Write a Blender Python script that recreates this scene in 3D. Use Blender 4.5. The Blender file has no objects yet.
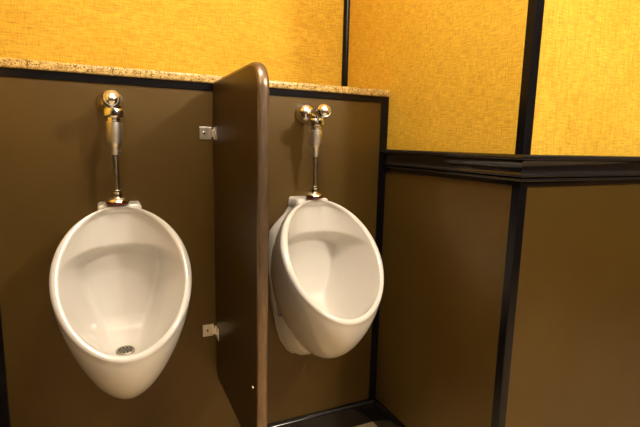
import bpy, bmesh, math, random
from mathutils import Vector, Matrix
random.seed(4)
C = bpy.context.scene
COL = C.collection
PI = math.pi

# ------------------------------------------------------------------ camera
cam_d = bpy.data.cameras.new('camera')
cam = bpy.data.objects.new('camera', cam_d)
COL.objects.link(cam)
Rv = Vector((0.9051648704, -0.4244037369, 0.0236225623))
Uv = Vector((0.0434588631, 0.1476857764, 0.9880790650))
Fv = Vector((0.4228331640, 0.8933478491, -0.1521240805))
m = Matrix((Rv, Uv, -Fv)).transposed().to_4x4()
m.translation = Vector((-0.99929, -1.518, 1.16515))
cam.matrix_world = m
cam_d.sensor_width = 36.0
cam_d.lens = 453.809 / 640 * 36.0
cam_d.clip_start = 0.02
C.camera = cam

# ------------------------------------------------------------------ world, light, exposure
w = bpy.data.worlds.new('world'); C.world = w; w.use_nodes = True
w.node_tree.nodes['Background'].inputs[0].default_value = (1.0, 0.72, 0.42, 1)
w.node_tree.nodes['Background'].inputs[1].default_value = 0.02
C.view_settings.view_transform = 'Standard'
C.view_settings.look = 'None'
C.view_settings.gamma = 1
C.view_settings.use_curve_mapping = False
C.view_settings.exposure = 0.55
CEIL = 2.42


def lamp(x, y, z, power, r=0.06, col=(1.0, 0.90, 0.76)):
    d = bpy.data.lights.new('room_lamp', 'POINT')
    d.energy = power; d.color = col; d.shadow_soft_size = r
    o = bpy.data.objects.new('room_lamp', d); COL.objects.link(o)
    o.location = (x, y, z)
    return o


lamp(0.35, -1.97, 2.21, 62)
lamp(-1.27, -1.97, 2.30, 17)
lamp(-0.66, -0.85, 2.30, 27)


# ------------------------------------------------------------------ materials
def mat(name, col, rough=0.5, metal=0.0, coat=0.0, spec=0.5):
    M = bpy.data.materials.new(name); M.use_nodes = True
    b = M.node_tree.nodes['Principled BSDF']
    b.inputs['Base Color'].default_value = (*col, 1)
    b.inputs['Roughness'].default_value = rough
    b.inputs['Metallic'].default_value = metal
    b.inputs['Coat Weight'].default_value = coat
    b.inputs['Coat Roughness'].default_value = 0.08
    b.inputs['Specular IOR Level'].default_value = spec
    return M, M.node_tree, b


def nd(t, kind, **kw):
    n = t.nodes.new(kind)
    for k, v in kw.items():
        if k.startswith('_'):
            setattr(n, k[1:], v)
        else:
            n.inputs[k.replace('_', ' ')].default_value = v
    return n


def noise(t, scale, sc=(1, 1, 1), detail=4.0, rough=0.6):
    tc = t.nodes.new('ShaderNodeTexCoord')
    mp = nd(t, 'ShaderNodeMapping'); mp.inputs['Scale'].default_value = sc
    n = nd(t, 'ShaderNodeTexNoise', Scale=scale, Detail=detail, Roughness=rough)
    t.links.new(tc.outputs['Object'], mp.inputs[0]); t.links.new(mp.outputs[0], n.inputs['Vector'])
    return n


def ramp(t, src, stops):
    r = t.nodes.new('ShaderNodeValToRGB')
    e = r.color_ramp.elements
    while len(e) < len(stops):
        e.new(0.5)
    for i, (p, c) in enumerate(stops):
        e[i].position = p; e[i].color = (*c, 1)
    t.links.new(src, r.inputs[0])
    return r


def mix(t, mode, fac, a, b):
    n = t.nodes.new('ShaderNodeMix'); n.data_type = 'RGBA'; n.blend_type = mode
    if hasattr(fac, 'links'):
        t.links.new(fac, n.inputs[0])
    else:
        n.inputs[0].default_value = fac
    for s, v in ((6, a), (7, b)):
        if hasattr(v, 'links'):
            t.links.new(v, n.inputs[s])
        else:
            n.inputs[s].default_value = (*v, 1)
    return n.outputs[2]


def bump(t, src, b, strength, dist):
    n = nd(t, 'ShaderNodeBump', Strength=strength, Distance=dist)
    t.links.new(src, n.inputs['Height']); t.links.new(n.outputs[0], b.inputs['Normal'])


# brown laminate
def laminate(name, c0, c1, rough, spec):
    M, t, b = mat(name, c0, rough, metal=0.3, spec=spec)
    n = noise(t, 5.0, detail=6)
    r = ramp(t, n.outputs[0], [(0.3, c0), (0.7, c1)])
    t.links.new(r.outputs[0], b.inputs['Base Color'])
    f = noise(t, 260, detail=3)
    bump(t, f.outputs[0], b, 0.12, 0.001)
    return M


LAM = laminate('brown_laminate', (0.086, 0.047, 0.0068), (0.101, 0.057, 0.009), 0.40, 0.5)
PART = laminate('partition_laminate', (0.050, 0.026, 0.004), (0.060, 0.032, 0.005), 0.38, 0.25)

# woven yellow wallcovering
CLOTH, t, b = mat('woven_wallcovering', (0.8, 0.4, 0.03), 0.75, spec=0.25)
h = noise(t, 26, (1, 1, 14), 6, 0.7)
v = noise(t, 26, (14, 14, 1), 6, 0.7)
big = noise(t, 4, (1, 1, 1.6), 5, 0.65)
rh = ramp(t, h.outputs[0], [(0.36, (0.58, 0.53, 0.38)), (0.58, (1.0, 1.0, 1.0))])
rv = ramp(t, v.outputs[0], [(0.36, (0.64, 0.58, 0.42)), (0.58, (1.0, 1.0, 1.0))])
rb = ramp(t, big.outputs[0], [(0.3, (0.73, 0.44, 0.034)), (0.7, (0.83, 0.52, 0.054))])
c = mix(t, 'MULTIPLY', 0.75, rb.outputs[0], rh.outputs[0])
c = mix(t, 'MULTIPLY', 0.75, c, rv.outputs[0])
t.links.new(c, b.inputs['Base Color'])
hv = mix(t, 'MULTIPLY', 1.0, h.outputs[0], v.outputs[0])
bump(t, hv, b, 0.25, 0.002)

# granite
GRAN, t, b = mat('speckled_granite', (0.6, 0.45, 0.2), 0.25)
vo = nd(t, 'ShaderNodeTexVoronoi', Scale=330.0)
tc = t.nodes.new('ShaderNodeTexCoord'); t.links.new(tc.outputs['Object'], vo.inputs['Vector'])
sp = t.nodes.new('ShaderNodeSeparateColor'); t.links.new(vo.outputs['Color'], sp.inputs[0])
r1 = ramp(t, sp.outputs[0], [(0.0, (0.10, 0.055, 0.02)), (0.10, (0.16, 0.09, 0.03)), (0.20, (0.44, 0.28, 0.08)), (0.6, (0.62, 0.43, 0.14)), (1.0, (0.78, 0.59, 0.25))])
n2 = noise(t, 60, detail=5)
r2 = ramp(t, n2.outputs[0], [(0.35, (0.62, 0.55, 0.45)), (0.6, (1, 1, 1))])
t.links.new(mix(t, 'MULTIPLY', 0.8, r1.outputs[0], r2.outputs[0]), b.inputs['Base Color'])

BLK, t, b = mat('black_trim', (0.004, 0.0035, 0.0045), 0.2, spec=0.22)
n = noise(t, 8, (1, 1, 1), 3)
r = ramp(t, n.outputs[0], [(0.35, (0.19,) * 3), (0.7, (0.24,) * 3)])
t.links.new(r.outputs[0], b.inputs['Roughness'])
RAIL, t, b = mat('black_gloss_moulding', (0.006, 0.005, 0.006), 0.14, spec=0.5, coat=0.15)
n = noise(t, 8, (1, 1, 1), 3)
r = ramp(t, n.outputs[0], [(0.35, (0.13,) * 3), (0.7, (0.17,) * 3)])
t.links.new(r.outputs[0], b.inputs['Roughness'])

PORC, t, b = mat('white_porcelain', (0.80, 0.765, 0.70), 0.12, coat=0.3)
n = noise(t, 3, detail=2)
r = ramp(t, n.outputs[0], [(0.3, (0.655, 0.615, 0.555)), (0.7, (0.68, 0.64, 0.58))])
t.links.new(r.outputs[0], b.inputs['Base Color'])

CHR, t, b = mat('chrome', (0.88, 0.88, 0.87), 0.07, 1.0)
n = noise(t, 40, detail=3)
r = ramp(t, n.outputs[0], [(0.3, (0.05,) * 3), (0.75, (0.12,) * 3)])
t.links.new(r.outputs[0], b.inputs['Roughness'])
SATIN, t, b = mat('brushed_steel', (0.88, 0.86, 0.82), 0.3, 1.0)
n = noise(t, 12, detail=2)
r = ramp(t, n.outputs[0], [(0.3, (0.3,) * 3), (0.75, (0.36,) * 3)])
t.links.new(r.outputs[0], b.inputs['Roughness'])
EDGE, t, b = mat('bronze_edge', (0.30, 0.21, 0.15), 0.30, 0.75)
n = noise(t, 30, (4, 4, 0.6), 5)
r = ramp(t, n.outputs[0], [(0.3, (0.17, 0.115, 0.07)), (0.75, (0.25, 0.175, 0.115))])
t.links.new(r.outputs[0], b.inputs['Base Color'])
SCHR, t, b = mat('satin_chrome', (0.93, 0.90, 0.84), 0.35, 1.0)
n = noise(t, 8, detail=2)
r = ramp(t, n.outputs[0], [(0.3, (0.33,) * 3), (0.75, (0.37,) * 3)])
t.links.new(r.outputs[0], b.inputs['Roughness'])
GRT, t, b = mat('dull_drain_metal', (0.34, 0.31, 0.24), 0.38, 0.9)
n = noise(t, 40, detail=3)
r = ramp(t, n.outputs[0], [(0.3, (0.28, 0.25, 0.19)), (0.75, (0.38, 0.35, 0.27))])
t.links.new(r.outputs[0], b.inputs['Base Color'])
KCH, t, b = mat('worn_chrome', (0.93, 0.93, 0.92), 0.2, 1.0)
n = noise(t, 30, detail=3)
r = ramp(t, n.outputs[0], [(0.3, (0.15,) * 3), (0.75, (0.24,) * 3)])
t.links.new(r.outputs[0], b.inputs['Roughness'])
DARK, t, b = mat('dark_opening', (0.01, 0.009, 0.008), 0.5)
n = noise(t, 30)
r = ramp(t, n.outputs[0], [(0.3, (0.008, 0.007, 0.006)), (0.75, (0.016, 0.014, 0.012))])
t.links.new(r.outputs[0], b.inputs['Base Color'])
RUB, t, b = mat('red_gasket', (0.16, 0.02, 0.012), 0.5)
n = noise(t, 30)
r = ramp(t, n.outputs[0], [(0.3, (0.13, 0.018, 0.01)), (0.75, (0.19, 0.025, 0.014))])
t.links.new(r.outputs[0], b.inputs['Base Color'])

TILE, t, b = mat('floor_tile', (0.5, 0.4, 0.26), 0.4)
br = nd(t, 'ShaderNodeTexBrick', Scale=1.0, Mortar_Size=0.004)
br.offset = 0.0
br.inputs['Brick Width'].default_value = 0.305; br.inputs['Row Height'].default_value = 0.305
br.inputs['Color1'].default_value = (0.68, 0.52, 0.31, 1); br.inputs['Color2'].default_value = (0.64, 0.49, 0.29, 1)
br.inputs['Mortar'].default_value = (0.18, 0.13, 0.08, 1)
tc = t.nodes.new('ShaderNodeTexCoord'); t.links.new(tc.outputs['Object'], br.inputs['Vector'])
n = noise(t, 9, detail=6)
r = ramp(t, n.outputs[0], [(0.3, (0.82, 0.80, 0.76)), (0.7, (1, 1, 1))])
t.links.new(mix(t, 'MULTIPLY', 0.7, br.outputs[0], r.outputs[0]), b.inputs['Base Color'])

PLAS, t, b = mat('ceiling_paint', (0.75, 0.68, 0.55), 0.8)
n = noise(t, 12)
r = ramp(t, n.outputs[0], [(0.3, (0.80, 0.77, 0.70)), (0.7, (0.85, 0.82, 0.75))])
t.links.new(r.outputs[0], b.inputs['Base Color'])


FARW, t, b = mat('grey_beige_paint', (0.3, 0.27, 0.22), 0.7)
n = noise(t, 12)
r = ramp(t, n.outputs[0], [(0.3, (0.14, 0.125, 0.10)), (0.7, (0.17, 0.15, 0.12))])
t.links.new(r.outputs[0], b.inputs['Base Color'])


# ------------------------------------------------------------------ mesh helpers
def link(name, bm, M, parent=None, smooth=False, loc=(0, 0, 0), angle=None):
    bmesh.ops.recalc_face_normals(bm, faces=bm.faces)
    me = bpy.data.meshes.new(name); bm.to_mesh(me); bm.free()
    me.materials.append(M)
    if smooth:
        for p in me.polygons:
            p.use_smooth = True
        if angle:
            me.set_sharp_from_angle(angle=math.radians(angle))
    o = bpy.data.objects.new(name, me); COL.objects.link(o)
    o.location = loc
    if parent:
        o.parent = parent
    return o


def add_box(bm, x0, x1, y0, y1, z0, z1, bev=0.0, seg=2):
    r = bmesh.ops.create_cube(bm, size=1.0)
    for v in r['verts']:
        v.co = Vector((x0 + (v.co.x + .5) * (x1 - x0), y0 + (v.co.y + .5) * (y1 - y0), z0 + (v.co.z + .5) * (z1 - z0)))
    if bev:
        es = {e for v in r['verts'] for e in v.link_edges}
        bmesh.ops.bevel(bm, geom=list(es), offset=bev, segments=seg, profile=0.5, affect='EDGES')


def box(name, M, x0, x1, y0, y1, z0, z1, bev=0.0, parent=None):
    bm = bmesh.new(); add_box(bm, x0, x1, y0, y1, z0, z1, bev)
    return link(name, bm, M, parent)


def struct(o):
    o['kind'] = 'structure'
    return o


def sweep(bm, prof, path, closed=False):
    """prof: list of (out, z); path: list of (x, y, outx, outy) mitred points."""
    rings = []
    for (x, y, ox, oy) in path:
        rings.append([bm.verts.new((x + ox * a, y + oy * a, z)) for a, z in prof])
    n = len(prof)
    for i in range(len(rings) - 1):
        for j in range(n):
            k = (j + 1) % n
            bm.faces.new((rings[i][j], rings[i + 1][j], rings[i + 1][k], rings[i][k]))
    bm.faces.new(rings[0]); bm.faces.new(rings[-1][::-1])


def lathe(bm, prof, N=40, mtx=Matrix.Identity(4)):
    """prof (r, h) turned about local z, ends capped."""
    rings = []
    for r, hh in prof:
        rings.append([bm.verts.new(mtx @ Vector((max(r, 1e-5) * math.cos(2 * PI * i / N), max(r, 1e-5) * math.sin(2 * PI * i / N), hh))) for i in range(N)])
    for a, b_ in zip(rings[:-1], rings[1:]):
        for i in range(N):
            j = (i + 1) % N
            bm.faces.new((a[i], a[j], b_[j], b_[i]))
    bm.faces.new(rings[0][::-1]); bm.faces.new(rings[-1])


def empty(name, loc):
    o = bpy.data.objects.new(name, None); COL.objects.link(o); o.location = loc
    o.empty_display_size = 0.1
    return o


# ------------------------------------------------------------------ room shell
XL = -1.324          # inner face of the left side of the recess
YC = -0.650          # face of the walls on either side of the recess
YB = 0.357           # upper back wall
RX0, RX1, RY0 = -2.9, 2.3, -3.3
ZR = 1.108           # change from brown panelling to wallcovering behind the rail
ZL = 1.348           # top of urinal panel / underside of granite

struct(box('floor', TILE, RX0 - .1, RX1 + .1, RY0 - .1, YB + .12, -0.1, 0))
struct(box('ceiling', PLAS, RX0 - .1, RX1 + .1, RY0 - .1, YB + .12, CEIL, CEIL + .1))
struct(box('wall_back', CLOTH, XL - .02, 0.02, YB, YB + .12, 0, CEIL))
struct(box('wall_urinal', LAM, XL, 0, 0, 0.1, 0, ZL))
struct(box('wall_right_lower', LAM, 0, RX1 + .1, YC, YB + .12, 0, ZR))
struct(box('wall_right_upper', CLOTH, 0, RX1 + .1, YC, YB + .12, ZR, CEIL))
struct(box('wall_left_lower', LAM, RX0 - .1, XL, YC, YB + .12, 0, ZR))
struct(box('wall_left_upper', CLOTH, RX0 - .1, XL, YC, YB + .12, ZR, CEIL))
for nm_, (a0, a1, b0, b1) in {'wall_far_left': (RX0 - .1, RX0, RY0, YC), 'wall_far_right': (RX1, RX1 + .1, RY0, YC), 'wall_front': (RX0 - .1, RX1 + .1, RY0 - .1, RY0)}.items():
    struct(box(nm_ + '_lower', LAM, a0, a1, b0, b1, 0, ZR))
    struct(box(nm_ + '_upper', FARW, a0, a1, b0, b1, ZR, CEIL))

# granite ledge, top of the urinal panel
bm = bmesh.new(); add_box(bm, XL, 0, -0.013, YB, ZL, 1.3735, 0.005, 3)
led = struct(link('trim_10', bm, GRAN, smooth=True, angle=30))

# flat black strips framing the urinal panel
TW, TT = 0.033, 0.005
struct(box('trim_1', BLK, XL, 0, -TT, 0, 1.3253, ZL, 0.0012))
struct(box('trim_2', BLK, -TW, 0, -TT, 0, 0.0995, 1.3253, 0.0012))
struct(box('trim_3', BLK, XL, XL + TW, -TT, 0, 0.0995, 1.3253, 0.0012))


# angle strips on the outer corners, above and below the rail
def angle_trim(name, x, sx, z0, z1):
    bm = bmesh.new()
    th, wd = 0.004, 0.0255
    # L shape footprint around the corner (x, YC); sx=+1: wall lies to +x
    pts = [(-th, -th), (wd, -th), (wd, 0), (0, 0), (0, wd - .003), (-th, wd - .003)]
    lo = [bm.verts.new((x + sx * a, YC + b_, z0)) for a, b_ in pts]
    hi = [bm.verts.new((x + sx * a, YC + b_, z1)) for a, b_ in pts]
    for i in range(6):
        j = (i + 1) % 6
        bm.faces.new((lo[i], lo[j], hi[j], hi[i]))
    bm.faces.new(lo); bm.faces.new(hi)
    bmesh.ops.recalc_face_normals(bm, faces=bm.faces)
    es = [e for e in bm.edges if abs(e.verts[0].co.z - e.verts[1].co.z) > .1]
    bmesh.ops.bevel(bm, geom=es, offset=0.0012, segments=2, profile=.5, affect='EDGES')
    return struct(link(name, bm, BLK))


angle_trim('trim_4', 0, 1, 1.149, CEIL)
angle_trim('trim_5', 0, 1, 0.0995, 1.068)
angle_trim('trim_6', XL, -1, 1.149, CEIL)
angle_trim('trim_7', XL, -1, 0.0995, 1.068)
# rounded bead in the upper inner corners
for nm_, cx, s in (('trim_8', 0, -1), ('trim_9', XL, 1)):
    bm = bmesh.new()
    pts = [(0, 0)] + [(s * 0.021 * math.cos(a) * 1.0, -0.021 * math.sin(a)) for a in [PI / 2 * k / 10 for k in range(11)]]
    lo = [bm.verts.new((cx + a, YB + b_, 1.3735)) for a, b_ in pts]
    hi = [bm.verts.new((cx + a, YB + b_, CEIL)) for a, b_ in pts]
    for i in range(len(pts)):
        j = (i + 1) % len(pts)
        bm.faces.new((lo[i], lo[j], hi[j], hi[i]))
    bm.faces.new(lo); bm.faces.new(hi)
    struct(link(nm_, bm, BLK, smooth=True, angle=40))


# moulded chair rail and bevelled baseboard
def arc(cx, cz, r, a0, a1, n=7):
    return [(cx + r * math.cos(math.radians(a0 + (a1 - a0) * k / n)), cz + r * math.sin(math.radians(a0 + (a1 - a0) * k / n))) for k in range(n + 1)]


rail = [(0, 1.066), (0.006, 1.066), (0.006, 1.0775)] + arc(0.012, 1.0825, 0.0045, -90, 80, 8) + [(0.0115, 1.0885)] + \
    arc(0.0165, 1.0935, 0.0035, -90, 80, 6) + [(0.0160, 1.099), (0.0150, 1.103), (0.0145, 1.110), (0.0155, 1.118), (0.0180, 1.125), (0.0215, 1.131)] + \
    [(0.0235, 1.133), (0.0235, 1.135)] + arc(0.0255, 1.1395, 0.0045, -80, 20, 5) + arc(0.0225, 1.1430, 0.0068, 20, 85, 6) + [(0.0, 1.1498)]
base = [(0, 0), (0.0165, 0), (0.0165, 0.084)] + [(0.0155, 0.0885), (0.0115, 0.0935), (0.0085, 0.0955), (0.0075, 0.0995), (0, 0.0995)]


def side_runs(prof, name, i):
    bm = bmesh.new()
    sweep(bm, prof, [(0, 0, -1, 0 if name != 'baseboard' else -1), (0, YC, -1, -1), (RX1, YC, 0 if name != 'baseboard' else -1, -1)])
    struct(link(f'{name}_right', bm, RAIL, smooth=True, angle=35))
    bm = bmesh.new()
    sweep(bm, prof, [(XL, 0, 1, 0 if name != 'baseboard' else -1), (XL, YC, 1, -1), (RX0, YC, 0 if name != 'baseboard' else 1, -1)])
    struct(link(f'{name}_left', bm, RAIL, smooth=True, angle=35))


side_runs(rail, 'trim_rail', 0)
side_runs(base, 'baseboard', 0)
bm = bmesh.new()
sweep(bm, base, [(XL, 0, 1, -1), (0, 0, -1, -1)])
struct(link('baseboard_back', bm, RAIL, smooth=True, angle=35))
for f_, n_ in ((rail, 'trim_rail'), (base, 'baseboard')):
    for s_, pth in (('far_left', [(RX0, YC, 1, -1), (RX0, RY0, 1, 1)]), ('front', [(RX0, RY0, 1, 1), (RX1, RY0, -1, 1)]), ('far_right', [(RX1, RY0, -1, 1), (RX1, YC, -1, -1)])):
        bm = bmesh.new(); sweep(bm, f_, pth)
        struct(link(f'{n_}_{s_}', bm, RAIL, smooth=True, angle=35))


# ------------------------------------------------------------------ partition
PX0, PX1 = -0.6755, -0.6490
PY, PZ0, PZ1 = -0.487, 0.345, 1.3505
part = empty('urinal_partition', ((PX0 + PX1) / 2, 0, PZ0))
part['label'] = 'tall brown urinal partition with rounded bronze edge standing between the two white urinals'
part['category'] = 'partition'
ox, oz = (PX0 + PX1) / 2, PZ0


def outline(inset, y_back=0.0):
    """side outline of the partition (y, z), world coordinates, rounded corners"""
    pts = []
    def rnd(cy, cz, r, a0, a1, n=12):
        for k in range(n + 1):
            a = math.radians(a0 + (a1 - a0) * k / n)
            pts.append((cy + r * math.cos(a), cz + r * math.sin(a)))
    i = inset
    pts.append((y_back, PZ1 - i))
    rnd(PY + .062, PZ1 - .062, .062 - i, 90, 180)
    rnd(PY + .062, PZ0 + .062, .062 - i, 180, 270)
    rnd(y_back - .040, PZ0 + .040, .040 - i, 270, 325, 6)
    return pts


def slab(x0, x1, pts):
    bm = bmesh.new()
    a = [bm.verts.new((x0, y, z)) for y, z in pts]; b_ = [bm.verts.new((x1, y, z)) for y, z in pts]
    n = len(pts)
    for i in range(n):
        j = (i + 1) % n
        bm.faces.new((a[i], a[j], b_[j], b_[i]))
    bm.faces.new(a); bm.faces.new(b_)
    for v in bm.verts:
        v.co -= Vector((ox, 0, oz))
    return bm


link('panel', slab(PX0, PX1, outline(0.004)), PART, part)
# wrapped edge band: arched cross-section following the outline
bm = bmesh.new()
pl = outline(0.0)
rows = []
hw = (PX1 - PX0) / 2
sec = [(-hw - .0006, 0.005), (-hw - .0006, 0.001)] + [(hw * math.sin(math.radians(a)), -0.0045 * math.cos(math.radians(a))) for a in (-80, -60, -40, -20, 0, 20, 40, 60, 80)] + [(hw + .0006, 0.001), (hw + .0006, 0.005)]
for k, (y, z) in enumerate(pl):
    p0 = Vector(pl[max(k - 1, 0)]); p1 = Vector(pl[min(k + 1, len(pl) - 1)])
    tdir = (p1 - p0).normalized(); nin = Vector((-tdir.y, tdir.x))   # inward normal
    rows.append([bm.verts.new((s, y + nin.x * d, z + nin.y * d - oz)) for s, d in sec])
for a, b_ in zip(rows[:-1], rows[1:]):
    for i in range(len(sec) - 1):
        bm.faces.new((a[i], a[i + 1], b_[i + 1], b_[i]))
link('edge_band', bm, EDGE, part, smooth=True)


def screw(parent, p, axis, r=0.004, name='screw'):
    bm = bmesh.new()
    q = Vector(axis).to_track_quat('Z', 'Y').to_matrix().to_4x4(); q.translation = Vector(p)
    lathe(bm, [(r, -0.001), (r, 0.0008), (r * .8, 0.0019), (r * .4, 0.0025), (0, 0.0026)], 16, q)
    return link(name, bm, CHR, parent, smooth=True, angle=50)


for zb in (0.530, 1.19):
    if zb < 1:
        screw(part, (PX0 - ox, -0.447, zb - oz), (-1, 0, 0), 0.0045)
        screw(part, (PX1 - ox, -0.447, zb - oz), (1, 0, 0), 0.0045)
for zc, hh in ((1.190, 0.040), (0.514, 0.042)):
    for s, face in ((-1, PX0), (1, PX1)):
        bm = bmesh.new()
        def bx(xa, xb, ya, yb, za, zb_):
            xa, xb = sorted((face + s * xa, face + s * xb))
            add_box(bm, xa - ox, xb - ox, ya, yb, za - oz, zb_ - oz, 0.0008)
        z0, z1 = zc - hh / 2, zc + hh / 2
        bx(0.006, 0.044, -0.0035, 0.0, z0, z1)                 # plate on the wall
        bx(0.0, 0.0032, -0.056, -0.012, z0, z1)                 # ear on the panel
        bx(0.0, 0.010, -0.014, 0.0, z0 + .009, z1 - .009)                   # folded knuckle
        br_ = link('bracket', bm, SATIN, part)
        screw(br_, (face + s * 0.030 - ox, -0.0035, zc - oz), (0, -1, 0), 0.0062)
        screw(br_, (face + s * 0.0032 - ox, -0.032, zc + .008 - oz), (s, 0, 0), 0.0060)
        screw(br_, (face + s * 0.0032 - ox, -0.048, zc - .009 - oz), (s, 0, 0), 0.0048)


# ------------------------------------------------------------------ urinal
def rim_curve(th, zc, H, a, k, k2, y0, y1, y2):
    u = (1 - math.cos(th)) / 2; cth = math.cos(th)
    return Vector((a * math.sin(th) * (1 + k * cth + k2 * cth * cth), -(y0 + y1 * u + y2 * u * u), zc + H * cth))


def r_out(th): return rim_curve(th, .801, .1697, .1727, .0565, -.0246, .100, .3117, -.0109)
def r_in(th): return rim_curve(th, .8053, .1591, .1505, .0167, -.030, .1001, .3386, -.052)


NIN = Vector((0, .749, -.662)); VD = Vector((0, -.662, -.749)); TOP = Vector((0, -.1, .971))


def smin(a, b, k):
    hh = max(k - abs(a - b), 0) / k
    return min(a, b) - hh * hh * k * .25


def sstep(a, b, x):
    t_ = min(max((x - a) / (b - a), 0), 1)
    return t_ * t_ * (3 - 2 * t_)


# inner rim as a function of v, the distance down the sloping opening
_rt = []
for i_ in range(401):
    q_ = r_in(PI * i_ / 400)
    _rt.append(((q_ - TOP).dot(VD), q_))
VMIN, VMAX = _rt[0][0], _rt[-1][0]
# centre profile of the inside (fraction of the opening, y, z)
PROF = [(0, -.1001, .9644), (.05, -.070, .942), (.11, -.0560, .912), (.22, -.0510, .862), (.33, -.0505, .806),
        (.42, -.0500, .755), (.54, -.0500, .690), (.64, -.0560, .635), (.70, -.0750, .598), (.755, -.1150, .574), (.81, -.1700, .564),
        (.87, -.2400, .568), (.92, -.3050, .580), (.96, -.3520, .604), (.985, -.3750, .628), (1.0, -.3867, .6462)]


def prof(f):
    f = min(max(f, 0), 1)
    n_ = len(PROF)
    for i in range(n_ - 1):
        if f <= PROF[i + 1][0]:
            break
    x0, x1 = PROF[i][0], PROF[i + 1][0]
    t_ = (f - x0) / (x1 - x0)
    out = []
    for c_ in (1, 2):
        def slope(j):
            a_ = (PROF[j][c_] - PROF[j - 1][c_]) / (PROF[j][0] - PROF[j - 1][0]) if j > 0 else None
            b_ = (PROF[j + 1][c_] - PROF[j][c_]) / (PROF[j + 1][0] - PROF[j][0]) if j < n_ - 1 else None
            if a_ is None: return b_
            if b_ is None: return a_
            return 0 if a_ * b_ <= 0 else 2 * a_ * b_ / (a_ + b_)
        m0, m1 = slope(i) * (x1 - x0), slope(i + 1) * (x1 - x0)
        p0, p1 = PROF[i][c_], PROF[i + 1][c_]
        out.append(p0 * (2 * t_ ** 3 - 3 * t_ ** 2 + 1) + m0 * (t_ ** 3 - 2 * t_ ** 2 + t_) + p1 * (3 * t_ ** 2 - 2 * t_ ** 3) + m1 * (t_ ** 3 - t_ ** 2))
    return out


def inside(p):
    v = (p - TOP).dot(VD)
    v = min(max(v, VMIN + 1e-6), VMAX - 1e-6)
    lo_, hi_ = 0, 400
    while hi_ - lo_ > 1:
        md = (lo_ + hi_) // 2
        if _rt[md][0] <= v: lo_ = md
        else: hi_ = md
    e = _rt[lo_][1].lerp(_rt[hi_][1], (v - _rt[lo_][0]) / (_rt[hi_][0] - _rt[lo_][0]))
    s_ = min(abs(p.x) / max(e.x, 1e-6), 1)
    f = (v - VMIN) / (VMAX - VMIN)
    y, z = prof(f)
    # shallow scooped upper surface
    ra = sstep(0, .12, f)
    yu, zu = -.1001 + .0050 * ra, z + .032 * ra
    Fu = 1 - s_ ** 3.0
    up = Vector((p.x, e.y + (yu - e.y) * Fu, e.z + (zu - e.z) * Fu))
    # deeper lower pan with sloping cheeks, narrowing to the drain
    q_ = .24 + .38 * sstep(.30, .90, f)
    k_ = .26
    tra = max(smin(1.0, (1 - s_) / q_, k_), 0) / smin(1.0, 1 / q_, k_)
    low = Vector((p.x, e.y + (y - e.y) * tra, e.z + (z - e.z) * tra))
    ze = .860 - .020 * (p.x / .14) ** 2
    return up.lerp(low, sstep(0, .009, ze - up.z) if up.z < ze else 0)


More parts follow.
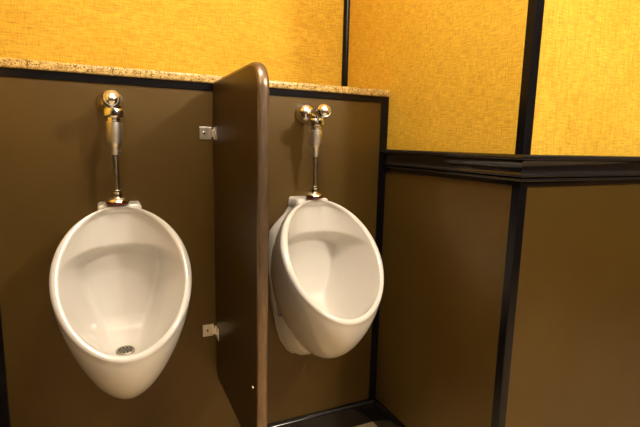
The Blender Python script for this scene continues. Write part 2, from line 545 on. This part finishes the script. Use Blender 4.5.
def make_bowl(parent):
    bm = bmesh.new()
    N = 144
    ths = [2 * PI * i / N for i in range(N)]
    rings = []
    # exterior, back to front
    K = 18
    for kk in range(K + 1):
        t_ = 1 - kk / K
        ring = []
        for th in ths:
            b_ = (1 - math.cos(th)) / 2; s = math.sin(th); cth = math.cos(th)
            P0 = r_out(th)
            P3 = Vector((.138 * s * (1 - .18 * b_ * b_), -.012 - .11 * b_ ** 3, 0.945 - .515 * b_))
            P1 = P0 + Vector((0, .035 * (1 - b_) + .012 * b_ , -.095 * b_ ** 1.2))
            P2 = P3 + Vector((.030 * s, -.04 - .12 * b_ * b_, .004 * b_))
            u = 1 - t_
            ring.append((P0 * u ** 3 + P1 * 3 * u * u * t_ + P2 * 3 * u * t_ * t_ + P3 * t_ ** 3))
        rings.append(ring)
    # rolled rim
    for kk in range(1, 10):
        s = (1 - math.cos(PI * kk / 10)) / 2
        rings.append([r_out(th).lerp(r_in(th), s) - NIN * (.009 * math.sin(PI * kk / 10)) for th in ths])
    # interior
    c0 = TOP + VD * .26
    RN = 110
    for kk in range(1, RN):
        rho = 1 - (kk / RN) ** 1.3
        rings.append([inside(c0.lerp(r_in(th), rho)) for th in ths])
    V = [[bm.verts.new(p) for p in r] for r in rings]
    for a, b2 in zip(V[:-1], V[1:]):
        for i in range(N):
            j = (i + 1) % N
            bm.faces.new((a[i], a[j], b2[j], b2[i]))
    cv = bm.verts.new(inside(c0))
    for i in range(N):
        bm.faces.new((V[-1][i], V[-1][(i + 1) % N], cv))
    bm.faces.new(V[0])
    # back plate with square shoulders and the rounded trap foot
    half = [(.054, .975), (.060, .969), (.061, .940), (.080, .911), (.113, .878), (.132, .853), (.136, .80), (.134, .70), (.126, .60), (.116, .54), (.104, .48), (.090, .435), (.068, .398), (.045, .380), (.015, .375)]
    pts = half + [(-x, z) for x, z in reversed(half)]
    def ring_at(y, pl_, sc, dz=0, zc=.67):
        return [bm.verts.new((x * sc, y, dz + (z - zc) * (1 - (1 - sc) * .6) + zc)) for x, z in pl_]

    def loft(rr):
        n_ = len(rr[0])
        for a, b2 in zip(rr[:-1], rr[1:]):
            for i in range(n_):
                j = (i + 1) % n_
                bm.faces.new((a[i], a[j], b2[j], b2[i]))
        bm.faces.new(rr[0]); bm.faces.new(rr[-1])
    loft([ring_at(-.0005, pts, 1.0), ring_at(-.024, pts, .995), ring_at(-.032, pts, .96)])
    sh = [(.050, .9745), (.056, .972), (.0595, .967), (.061, .940), (.050, .925)]
    sh = sh + [(-x, z) for x, z in reversed(sh)]
    loft([ring_at(-.001, sh, 1.0, 0, .95), ring_at(-.074, sh, 1.0, 0.001, .95), ring_at(-.082, sh, .96, 0.001, .95), ring_at(-.085, sh, .88, 0.001, .95)])
    ft = [(x, z) for x, z in half if z < .545]
    ft = ft + [(-x, z) for x, z in reversed(ft)]
    loft([ring_at(-.001, ft, 1.0, 0, .5), ring_at(-.060, ft, .985, .012, .5), ring_at(-.100, ft, .93, .024, .5), ring_at(-.122, ft, .80, .030, .5)])
    # trap foot swelling under the bowl
    return link('bowl', bm, PORC, parent, smooth=True, angle=50)


def make_urinal(label):
    u = empty('urinal', (0, 0, 0))
    u['label'] = label; u['category'] = 'urinal'; u['group'] = 'white wall-hung urinals in the recess'
    make_bowl(u)
    bm = bmesh.new()
    q = Vector((0, -.06, 1)).to_track_quat('Z', 'Y').to_matrix().to_4x4(); q.translation = Vector((-.004, -.180, .5675))
    lathe(bm, [(.0255, -.004), (.0255, .0015), (.024, .0030), (.0215, .0028), (.0210, .0018), (.004, .0018), (0, .0018)], 32, q)
    g = link('drain_grate', bm, GRT, u, smooth=True, angle=40)
    bm = bmesh.new()
    for (rad, cnt, r) in ((.016, 10, .0026), (.009, 6, .0026), (0, 1, .003)):
        for i in range(cnt):
            a = 2 * PI * i / cnt
            mm = q @ Matrix.Translation((rad * math.cos(a), rad * math.sin(a), .0017))
            lathe(bm, [(r, 0), (r, .0007), (0, .0007)], 10, mm)
    link('drain_hole', bm, DARK, g)
    return u


# ------------------------------------------------------------------ flush valve
def make_valve(label):
    u = empty('flush_valve', (0, 0, 0))
    u['label'] = label; u['category'] = 'flush valve'; u['group'] = 'chrome flush valves above the urinals'
    ZH = 1.2735
    yv = -.092
    fwd = Matrix.Rotation(PI / 2, 4, 'X')     # local z -> world -y
    def at(x, y, z, rot=Matrix.Identity(4)):
        return Matrix.Translation((x, y, z)) @ rot
    # domed escutcheon on the wall
    bm = bmesh.new()
    prf = [(.0365, 0), (.0370, .004), (.0362, .009), (.0335, .0115)] + [(.0325 * math.cos(a), .0125 + .0325 * math.sin(a)) for a in [PI / 2 * k / 12 * .88 for k in range(1, 13)]]
    lathe(bm, prf, 48, at(-.005, 0, 1.2715, fwd)); link('wall_flange', bm, KCH, u, smooth=True, angle=60)
    # horizontal inlet
    bm = bmesh.new(); lathe(bm, [(.0125, .03), (.0125, .060), (.0165, .061), (.0165, .074), (.014, .076), (.014, .095)], 32, at(0, 0, 1.262, fwd))
    link('inlet_pipe', bm, CHR, u, smooth=True, angle=40)
    # front control ball with a narrow neck
    bm = bmesh.new()
    R = .0235
    prf = [(.013, .085), (.013, .138)] + [(R * math.sin(a), .160 - R * math.cos(a)) for a in [PI * k / 22 for k in range(4, 23)]]
    lathe(bm, prf, 44, at(-.005, 0, ZH - .005, fwd)); kb = link('control_knob', bm, KCH, u, smooth=True, angle=60)
    bm = bmesh.new()
    lathe(bm, [(.0180, .1735), (.0190, .1755), (.0170, .1780), (.0160, .1765), (.0150, .1745)], 36, at(-.005, 0, ZH - .005, fwd))
    link('knob_ring', bm, SATIN, kb, smooth=True, angle=40)
    # cap, collar, main body
    bm = bmesh.new()
    lathe(bm, [(.008, 1.272), (.016, 1.270), (.0205, 1.264), (.0225, 1.256), (.0225, 1.246)], 40, at(0, yv, 0))
    link('valve_cap', bm, CHR, u, smooth=True, angle=40)
    bm = bmesh.new()
    lathe(bm, [(.0225, 1.2485), (.0270, 1.2475), (.0285, 1.2440), (.0285, 1.2270), (.0272, 1.2240), (.0190, 1.2230), (.0190, 1.2160), (.0205, 1.2150), (.0205, 1.2090)], 48, at(0, yv, 0))
    link('collar', bm, KCH, u, smooth=True, angle=30)
    bm = bmesh.new()
    lathe(bm, [(.0218, 1.211), (.0218, 1.1570), (.0208, 1.1540), (.0175, 1.1525), (.0160, 1.1460), (.0135, 1.1400), (.0125, 1.1350), (.0125, 1.1290), (.0105, 1.1280), (.0105, 1.120)], 44, at(0, yv, 0))
    vb = link('valve_body', bm, SCHR, u, smooth=True, angle=30)
    bm = bmesh.new()
    lathe(bm, [(.0068, -.001), (.0068, .0026), (.0050, .0036), (0, .0036)], 24, at(.002, yv - .0278, 1.2360, fwd))
    link('set_screw', bm, DARK, u, smooth=True, angle=40)
    # flush tube
    bm = bmesh.new(); lathe(bm, [(.0086, 1.125), (.0086, 1.00)], 28, at(0, yv, 0)); link('flush_tube', bm, KCH, u, smooth=True, angle=40)
    # nut and spud flange
    bm = bmesh.new()
    lathe(bm, [(.0105, 1.020), (.0125, 1.0185), (.0125, 1.013), (.0150, 1.012), (.0158, 1.009), (.0158, 1.001), (.0150, .998), (.012, .998)], 6 * 6, at(0, yv, 0))
    link('spud_nut', bm, CHR, u, smooth=True, angle=40)
    bm = bmesh.new()
    lathe(bm, [(.0130, 1.0005), (.0200, .9985), (.0270, .9945), (.0315, .9895), (.0325, .986), (.0325, .9845)], 44, at(0, yv, 0))
    link('spud_flange', bm, CHR, u, smooth=True, angle=40)
    bm = bmesh.new()
    lathe(bm, [(.0285, .9860), (.0300, .9850), (.0300, .9795), (.0285, .9790)], 44, at(0, yv, 0))
    link('gasket', bm, RUB, u, smooth=True, angle=40)
    return u


def copy_tree(o, parent=None):
    c_ = o.copy(); COL.objects.link(c_)
    if parent:
        c_.parent = parent
    for ch in list(o.children):
        copy_tree(ch, c_)
    return c_


UL, UR = -0.967, -0.347
a = make_urinal('white oval wall-hung urinal left of the brown partition, its round metal drain in view')
b2 = copy_tree(a)
b2['label'] = 'white oval wall-hung urinal right of the brown partition, next to the corner'
a.location = (UL, 0, 0); b2.location = (UR, 0, 0)
UL -= .006
a = make_valve('chrome flush valve on the wall above the urinal left of the partition')
b2 = copy_tree(a)
b2['label'] = 'chrome flush valve on the wall above the urinal right of the partition, near the corner'
a.location = (UL, 0, 0); b2.location = (UR, 0, 0)

# the rail runs carry plain trim numbers
for i_, o_ in enumerate(sorted((o for o in COL.objects if o.name.startswith('trim_rail')), key=lambda o: o.name)):
    o_.name = f'trim_{11 + i_}'
